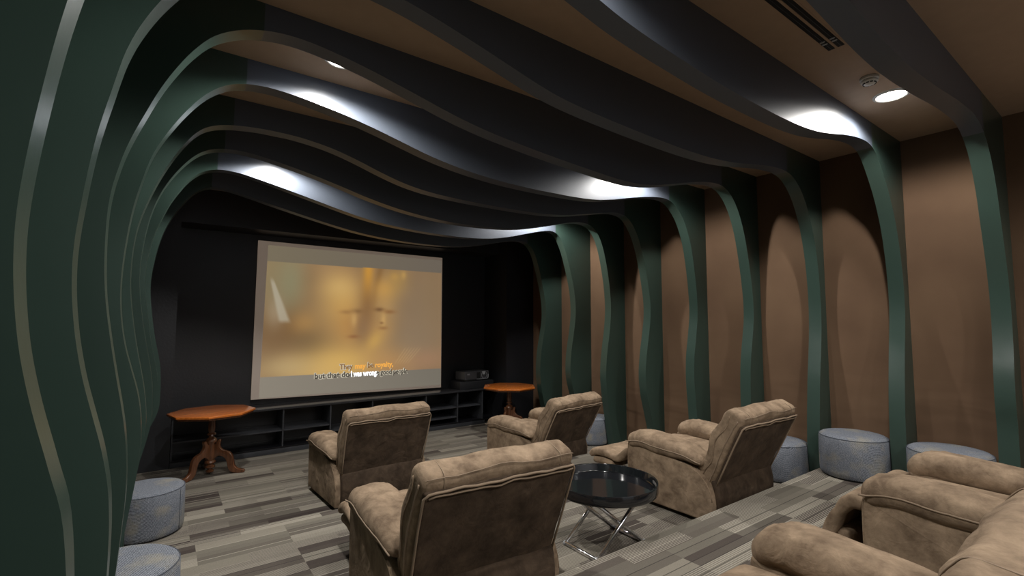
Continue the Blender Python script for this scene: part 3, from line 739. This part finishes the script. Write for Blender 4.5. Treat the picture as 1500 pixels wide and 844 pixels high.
# ------------------------------------------------------------------ folding tray table
def tray_table():
    t = thing('tray_table', 'round black tray table on crossed chrome legs between two recliners', 'table', (2.61, 2.46, T2))
    R0 = .372; zt = .455
    tr = thing('tray', None, None); 
    bpy.data.objects.remove(tr)
    bm = bmesh.new()
    seg = 72
    hand = lambda a: min(abs(((a-h+PI) % (2*PI))-PI) for h in (math.radians(-38), math.radians(142))) < .20
    lathe_bm(bm, [(0, zt-.072), (R0-.006, zt-.072), (R0, zt-.066), (R0+.002, zt-.05), (R0+.002, zt-.006), (R0-.001, zt), (R0-.009, zt), (R0-.012, zt-.004), (R0-.012, zt-.050), (R0-.018, zt-.058), (0, zt-.058)], seg)
    tray = bm_obj('tray', bm, M['tray'], t, angle=50)
    for h in (-38, 142):
        a = math.radians(h)
        pts = []
        for k in range(20):
            q = 2*PI*k/20
            da = .135*math.copysign(abs(math.cos(q))**.35, math.cos(q)) if abs(math.cos(q)) > 1e-6 else 0
            dz = .011*math.copysign(abs(math.sin(q))**.5, math.sin(q)) if abs(math.sin(q)) > 1e-6 else 0
            pts.append((da, dz))
        bm = bmesh.new()
        for rr in (R0+.0035,):
            vs = [bm.verts.new((rr*math.cos(a+da), rr*math.sin(a+da), zt-.030+dz)) for da, dz in pts]
            vs2 = [bm.verts.new(((R0-.0135)*math.cos(a+da), (R0-.0135)*math.sin(a+da), zt-.030+dz)) for da, dz in pts]
            cx = Vector((rr*math.cos(a), rr*math.sin(a), zt-.030)); cv = bm.verts.new(cx); cv2 = bm.verts.new(((R0-.0135)*math.cos(a), (R0-.0135)*math.sin(a), zt-.030))
            for k in range(20):
                bm.faces.new((vs[k], vs[(k+1) % 20], vs2[(k+1) % 20], vs2[k]))
                bm.faces.new((cv, vs[k], vs[(k+1) % 20])); bm.faces.new((cv2, vs2[(k+1) % 20], vs2[k]))
        hd = bm_obj('handle_hole', bm, M['grey_slot'], tray)
    # crossed chrome frames: feet bars along y at x = -.235 and +.235
    hw, y0, y1, zz = .238, -.155, .155, zt-.075
    def frame(s, dy):
        bm = bmesh.new()
        a0, a1 = y0+dy, y1-dy
        tube_bm(bm, [(s*hw, a0, .015), (s*hw, a1, .015)], .0145, 10)
        tube_bm(bm, [(-s*hw, a0, zz-.006), (-s*hw, a1, zz-.006)], .0085, 10)
        for yy in (a0, a1):
            tube_bm(bm, [(s*hw, yy, .012), (-s*hw, yy, zz-.006)], .0145, 10)
        return bm_obj('crossed_leg_frame', bm, M['chrome'], t, smooth=True)
    f1 = frame(-1, 0); frame(1, .024)
    for yy in (y0+.012, y1-.012):
        bm = bmesh.new(); tube_bm(bm, [(0, yy-.02, zz/2), (0, yy+.02, zz/2)], .008, 8)
        bm_obj('pivot_pin', bm, M['steel'], f1, smooth=True)
    for sx in (-1, 1):
        for yy in (y0, y1):
            bm = bmesh.new(); tube_bm(bm, [(sx*hw, yy-.006*(1 if yy > 0 else -1), .0135), (sx*hw, yy+.010*(1 if yy > 0 else -1), .0155)], .0152, 10)
            bm_obj('foot_cap', bm, M['grey_plastic'], t, smooth=True)
    return t
M['grey_slot'] = paint('tray_handle_slot', (.20, .19, .18), .6, 0)
tray_table()

# ------------------------------------------------------------------ recliners
def nz(p, s, a): return a*noise.noise(Vector(p)*s)

def make_recliner(label):
    t = thing('recliner', label, 'armchair', (0, 0, 0), 0, 'brown suede recliners')
    # arms: a side panel, a padded top and piping
    prof = catmull([(.405, .035), (.418, .20), (.420, .36), (.416, .470), (.395, .492), (.30, .492), (.12, .478), (-.06, .452), (-.20, .425), (-.31, .375), (-.375, .30), (-.405, .20), (-.405, .10), (-.385, .035)], 3)
    for s in (-1, 1):
        x0, x1 = (.255, .475) if s > 0 else (-.475, -.255)
        sp = prism('side_panel', prof, 'x', x0, x1, M['suede'], t, .016)
        xo = s*.470
        tube('piping', [(xo, y-.004*(1 if y > 0 else -1), z-.004) for y, z in prof[:-6]], .0042, M['suede'], sp, 6)
        def fa(p):
            u = p[1]/.375                                     # -1 rear .. 1 front
            y = p[1]
            cz = .545 - .045*(1-u)*.5 - .035*sm(.55, 1, u)**1.0*1.0
            if u < -.55: cz -= .035*sm(-.55, -1, u)
            w = 1.0 + .06*math.cos(u*1.6) - .16*sm(-.4, -1, u)
            th = 1.0 + .18*math.cos((u-.25)*2.2) - .25*sm(-.4, -1, u)
            x = p[0]*w; z = p[2]*th
            if z > 0: z *= 1.05-.2*(p[0]/.13)**2
            q = (x+s*.372, y+.055, cz+z)
            k = nz((q[0], q[1], q[2]), 9, .007) + nz((q[0], q[1], q[2]), 23, .0028)
            pk = .006*math.sin(y*95+q[0]*30)*sm(.35, .9, u)*sm(0, .05, p[2])
            return (q[0], q[1], q[2]+k+pk)
        pad = bm_obj('arm_pad', rbox_mesh(.128, .375, .068, (.075, .075, .062), (8, 30, 6), fa), M['suede'], t, smooth=True)
        pts = []
        for i in range(40):
            u = 1.0-2.0*i/39; y = u*.372
            p = fa((s*.128, y*.985, -.004)); pts.append((p[0], p[1], p[2]))
        tube('piping', pts, .0048, M['piping'], pad, 6)
    # seat, front board and hidden frame
    def fs(p):
        q = Vector(p); q.z += .025*(1-(p[0]/.27)**2)*(1-(p[1]/.36)**2)*(1 if p[2] > 0 else 0) + nz(p, 8, .006)
        return (q.x, q.y+.10, q.z+.405)
    bm_obj('seat_cushion', rbox_mesh(.248, .345, .075, .06, (12, 14, 4), fs), M['suede'], t, smooth=True)
    box('frame', -.25, .25, -.33, .36, .03, .33, M['void'], t)
    # lower rear flap closing the body between the arms
    def ff(p):
        z = p[2]+.185; y = -.395 + p[1] - .03*math.sin((z-.03)/.34*PI)*1.0 - .012*(p[0]/.4)**2*-1
        return (p[0]*(1-.02*(z < .06)), y+nz((p[0], 0, z), 7, .008), z)
    bm_obj('rear_flap', rbox_mesh(.425, .028, .165, (.024, .024, .024), (18, 2, 12), ff), M['suede_back_shaded'], t, smooth=True)
    # reclining back: origin at the hinge low at the rear, local z runs up the slope
    H = .655
    def fb(p):
        x, y, z = p                       # y: + front
        v = z/(H/2)                       # -1 bottom .. 1 top
        if y > 0:
            puff = .024*math.cos(x/.44*1.35) * (1 - .35*math.cos(v*PI*1.5+.6))
            y += puff + .014*math.sin(v*PI*2.1+.8)
            y *= 1-.30*sm(.72, 1, v)
            z -= .030*sm(.02, .10, y)*sm(.75, 1, v)
        else:
            y -= 0.012*sm(.62, .80, v)
        x *= 1 + .012*math.cos(v*3) - .035*sm(-.3, -1, v)
        if v > .8: z += .014*math.cos(x/.44*1.5) - .008
        z += .006*math.cos(x*15.5)*sm(.8, 1, v)
        k = nz((x, y, z), 7, .008)+nz((x, y, z), 19, .003)
        return (x, y+.093+k, z+H/2+k*.6)
    bk = bm_obj('backrest', rbox_mesh(.440, .078, H/2, (.04, .045, .045), (26, 6, 20), fb), M['suede'], t, smooth=True)
    bk.location = (0, -.385, .27)
    # flat rear panel with its piping, below the overhanging top roll
    def fp(p):
        x, y, z = p
        return (x*(1-.03*sm(.1, -.32, z)), y + .008 + nz((x, 0, z), 6, .009) + nz((x, 3, z), 16, .003), z+.305)
    rp = bm_obj('rear_panel', rbox_mesh(.424, .016, .285, (.015, .014, .015), (20, 2, 18), fp), M['suede_back_shaded'], bk, smooth=True)
    w = .428
    pth = [(-w*.968, -.004, .03), (-w*.985, -.006, .20), (-w, -.008, .40), (-w, -.012, .565)]
    wav = lambda x: .004*math.sin(x*17)+.0025*math.sin(x*43)
    top = [(-w+.02+(2*w-.04)*i/24, -.018, .590+wav(-w+(2*w)*i/24)) for i in range(25)]
    pth2 = [(w, -.012, .565), (w, -.008, .40), (w*.985, -.006, .20), (w*.968, -.004, .03)]
    tube('piping', pth+top+pth2, .0065, M['piping'], bk, 6)
    tube('piping', [(x, y-.004, z-.018+.004*math.sin(x*31)) for x, y, z in top], .0045, M['piping'], bk, 6)
    # side gusset piping on the wings
    for s in (-1, 1):
        pts = []
        for i in range(26):
            v = -.93+1.80*i/25; z = v*H/2
            a = fb((s*.440, .012, z)); pts.append((a[0]+s*.001, a[1], a[2]))
        tube('piping', pts, .0045, M['suede'], bk, 6)
        pts = []
        for i in range(26):
            v = -.93+1.80*i/25; z = v*H/2
            a = fb((s*.440, -.040, z)); pts.append((a[0]+s*.001, a[1], a[2]))
        tube('piping', pts, .0045, M['piping'], bk, 6)
        # seams across the top roll
        pts = [fb((s*.335, y, z)) for y, z in ((-.078, .27), (-.078, .288), (-.071, .316), (-.045, .3275), (0, .3275), (.035, .3275), (.0705, .315), (.078, .27), (.078, .22))]
        tube('seam', catmull(pts, 3), .0022, M['piping'], bk, 5)
    pts = [fb((x*.42, -.0705, .3165)) for x in [(-1+i/14) for i in range(29)]]
    tube('seam', pts, .0022, M['piping'], bk, 5)
    bk.rotation_euler = (math.radians(20), 0, 0)
    return t

def footrest(parent, kind):
    """the leg rest hinged at the front of the seat: closed, ajar or open"""
    if kind == 'closed':
        def f(p): return (p[0], p[1]+.425-.012*math.cos(p[2]*8), p[2]+.25+nz(p, 9, .004))
        bm_obj('leg_rest', rbox_mesh(.25, .035, .185, .03, (12, 3, 10), f), M['suede'], parent, smooth=True)
        return
    if kind == 'ajar':
        path = [(.435, .42), (.50, .42), (.555, .36), (.595, .27), (.625, .18)]
    else:
        path = [(.435, .40), (.50, .375), (.57, .315), (.64, .285), (.72, .300), (.82, .305), (.92, .285), (.96, .245)]
    cp = catmull(path, 6); n = len(cp)-1
    def f(p):
        u = (p[1]+.5)*n; i = max(0, min(n-1, int(u))); fr = u-i
        a, b = cp[i], cp[i+1]
        y, z = lerp(a[0], b[0], fr), lerp(a[1], b[1], fr)
        d = Vector((b[0]-a[0], b[1]-a[1])).normalized(); nn = Vector((-d.y, d.x))
        th = p[2]*(1+.35*abs(math.sin((p[1]+.5)*PI*2))) + nz((p[0], y, z), 9, .006)
        return (p[0], y+nn.x*th, z+nn.y*th)
    pad = bm_obj('leg_rest', rbox_mesh(.415, .5, .028, (.03, .05, .026), (18, 24, 3), f), M['suede'], parent, smooth=True)
    e = cp[-1]; dz = .26
    if kind == 'open':
        bm_obj('foot_pad', rbox_mesh(.405, .135, .036, .034, (18, 8, 3), lambda p: (p[0], p[1]+.80, p[2]+.215+.012*math.cos(p[1]*14)+nz(p, 10, .004))), M['suede'], parent, smooth=True)
    else:
        bm_obj('foot_pad', rbox_mesh(.40, .035, .075, .03, (16, 3, 5), lambda p: (p[0], p[1]+.54, p[2]+.19+nz(p, 10, .004))), M['suede'], parent, smooth=True)
    for s in (-1, 1):
        bm = bmesh.new(); x = s*.215
        y2 = .74 if kind == 'open' else .51
        z2 = .17 if kind == 'open' else .20
        tube_bm(bm, [(x, .34, .12), (x, (.34+y2)/2, .26), (x, y2, z2)], .007, 6); tube_bm(bm, [(x*.96, .34, .28), (x*.96, (.38+y2)/2, .13), (x*.96, y2-.05, z2)], .007, 6)
        bm_obj('linkage', bm, M['steel'], parent, smooth=True)

proto = make_recliner('')
chairs = [  # x, y, z, yaw, recline, leg rest, label
    (1.80, 5.05, T1, 3, 17, 'closed', 'brown suede recliner in the front row nearest the left table, seen from behind'),
    (3.82, 4.70, T1, 9, 27, 'closed', 'brown suede recliner in the front row nearest the projector and right table'),
    (1.41, 2.53, T2, -3, 20, 'open', 'brown suede recliner at bottom centre, high back turned to camera, left of tray table'),
    (3.93, 2.55, T2, 0, 25, 'open', 'brown suede recliner right of the tray table, leg rest fully out'),
    (1.62, .60, T3, 0, 8, 'closed', 'brown suede recliner cropped by the bottom edge, only one arm and back showing'),
    (3.45, .585, T3, 0, 20, 'ajar', 'brown suede recliner on the top tier at right edge, leg rest half lowered'),
]
for i, (x, y, z, yaw, rec, kind, label) in enumerate(chairs):
    c = proto if i == 0 else copy_tree(proto)
    c.location = (x, y, z); c.rotation_euler = (0, 0, math.radians(yaw)); c['label'] = label
    for ch in c.children:
        if ch.name.startswith('backrest'): ch.rotation_euler = (math.radians(rec), 0, 0)
allrec = [o for o in col.objects if o.name.startswith('recliner')]
for c, spec in zip(allrec, chairs): footrest(c, spec[5])

# ------------------------------------------------------------------ world, camera, view
w = bpy.data.worlds.new('World'); sc.world = w; w.use_nodes = True
w.node_tree.nodes['Background'].inputs['Color'].default_value = (.05, .05, .055, 1)
w.node_tree.nodes['Background'].inputs['Strength'].default_value = .2
cam = bpy.data.cameras.new('Camera'); co = bpy.data.objects.new('Camera', cam); col.objects.link(co)
cam.sensor_width = 36; cam.sensor_fit = 'HORIZONTAL'; cam.lens = 701/1500*36; cam.clip_start = .05; cam.clip_end = 60
R_, U_, F_ = Vector((.80883926, -.58802723, .0017408)), Vector((-.04375404, -.05723155, .99740169)), Vector((.58639972, .80681381, .07201969))
co.matrix_world = Matrix(((R_.x, U_.x, -F_.x, 0), (R_.y, U_.y, -F_.y, 0), (R_.z, U_.z, -F_.z, 1.75), (0, 0, 0, 1)))
sc.camera = co
sc.view_settings.view_transform = 'Standard'; sc.view_settings.look = 'None'
sc.view_settings.gamma = 1; sc.view_settings.use_curve_mapping = False
sc.view_settings.exposure = 0.08
sc.cycles.use_denoising = True
sc.cycles.max_bounces = 10; sc.cycles.diffuse_bounces = 6
sc.cycles.sample_clamp_indirect = 6
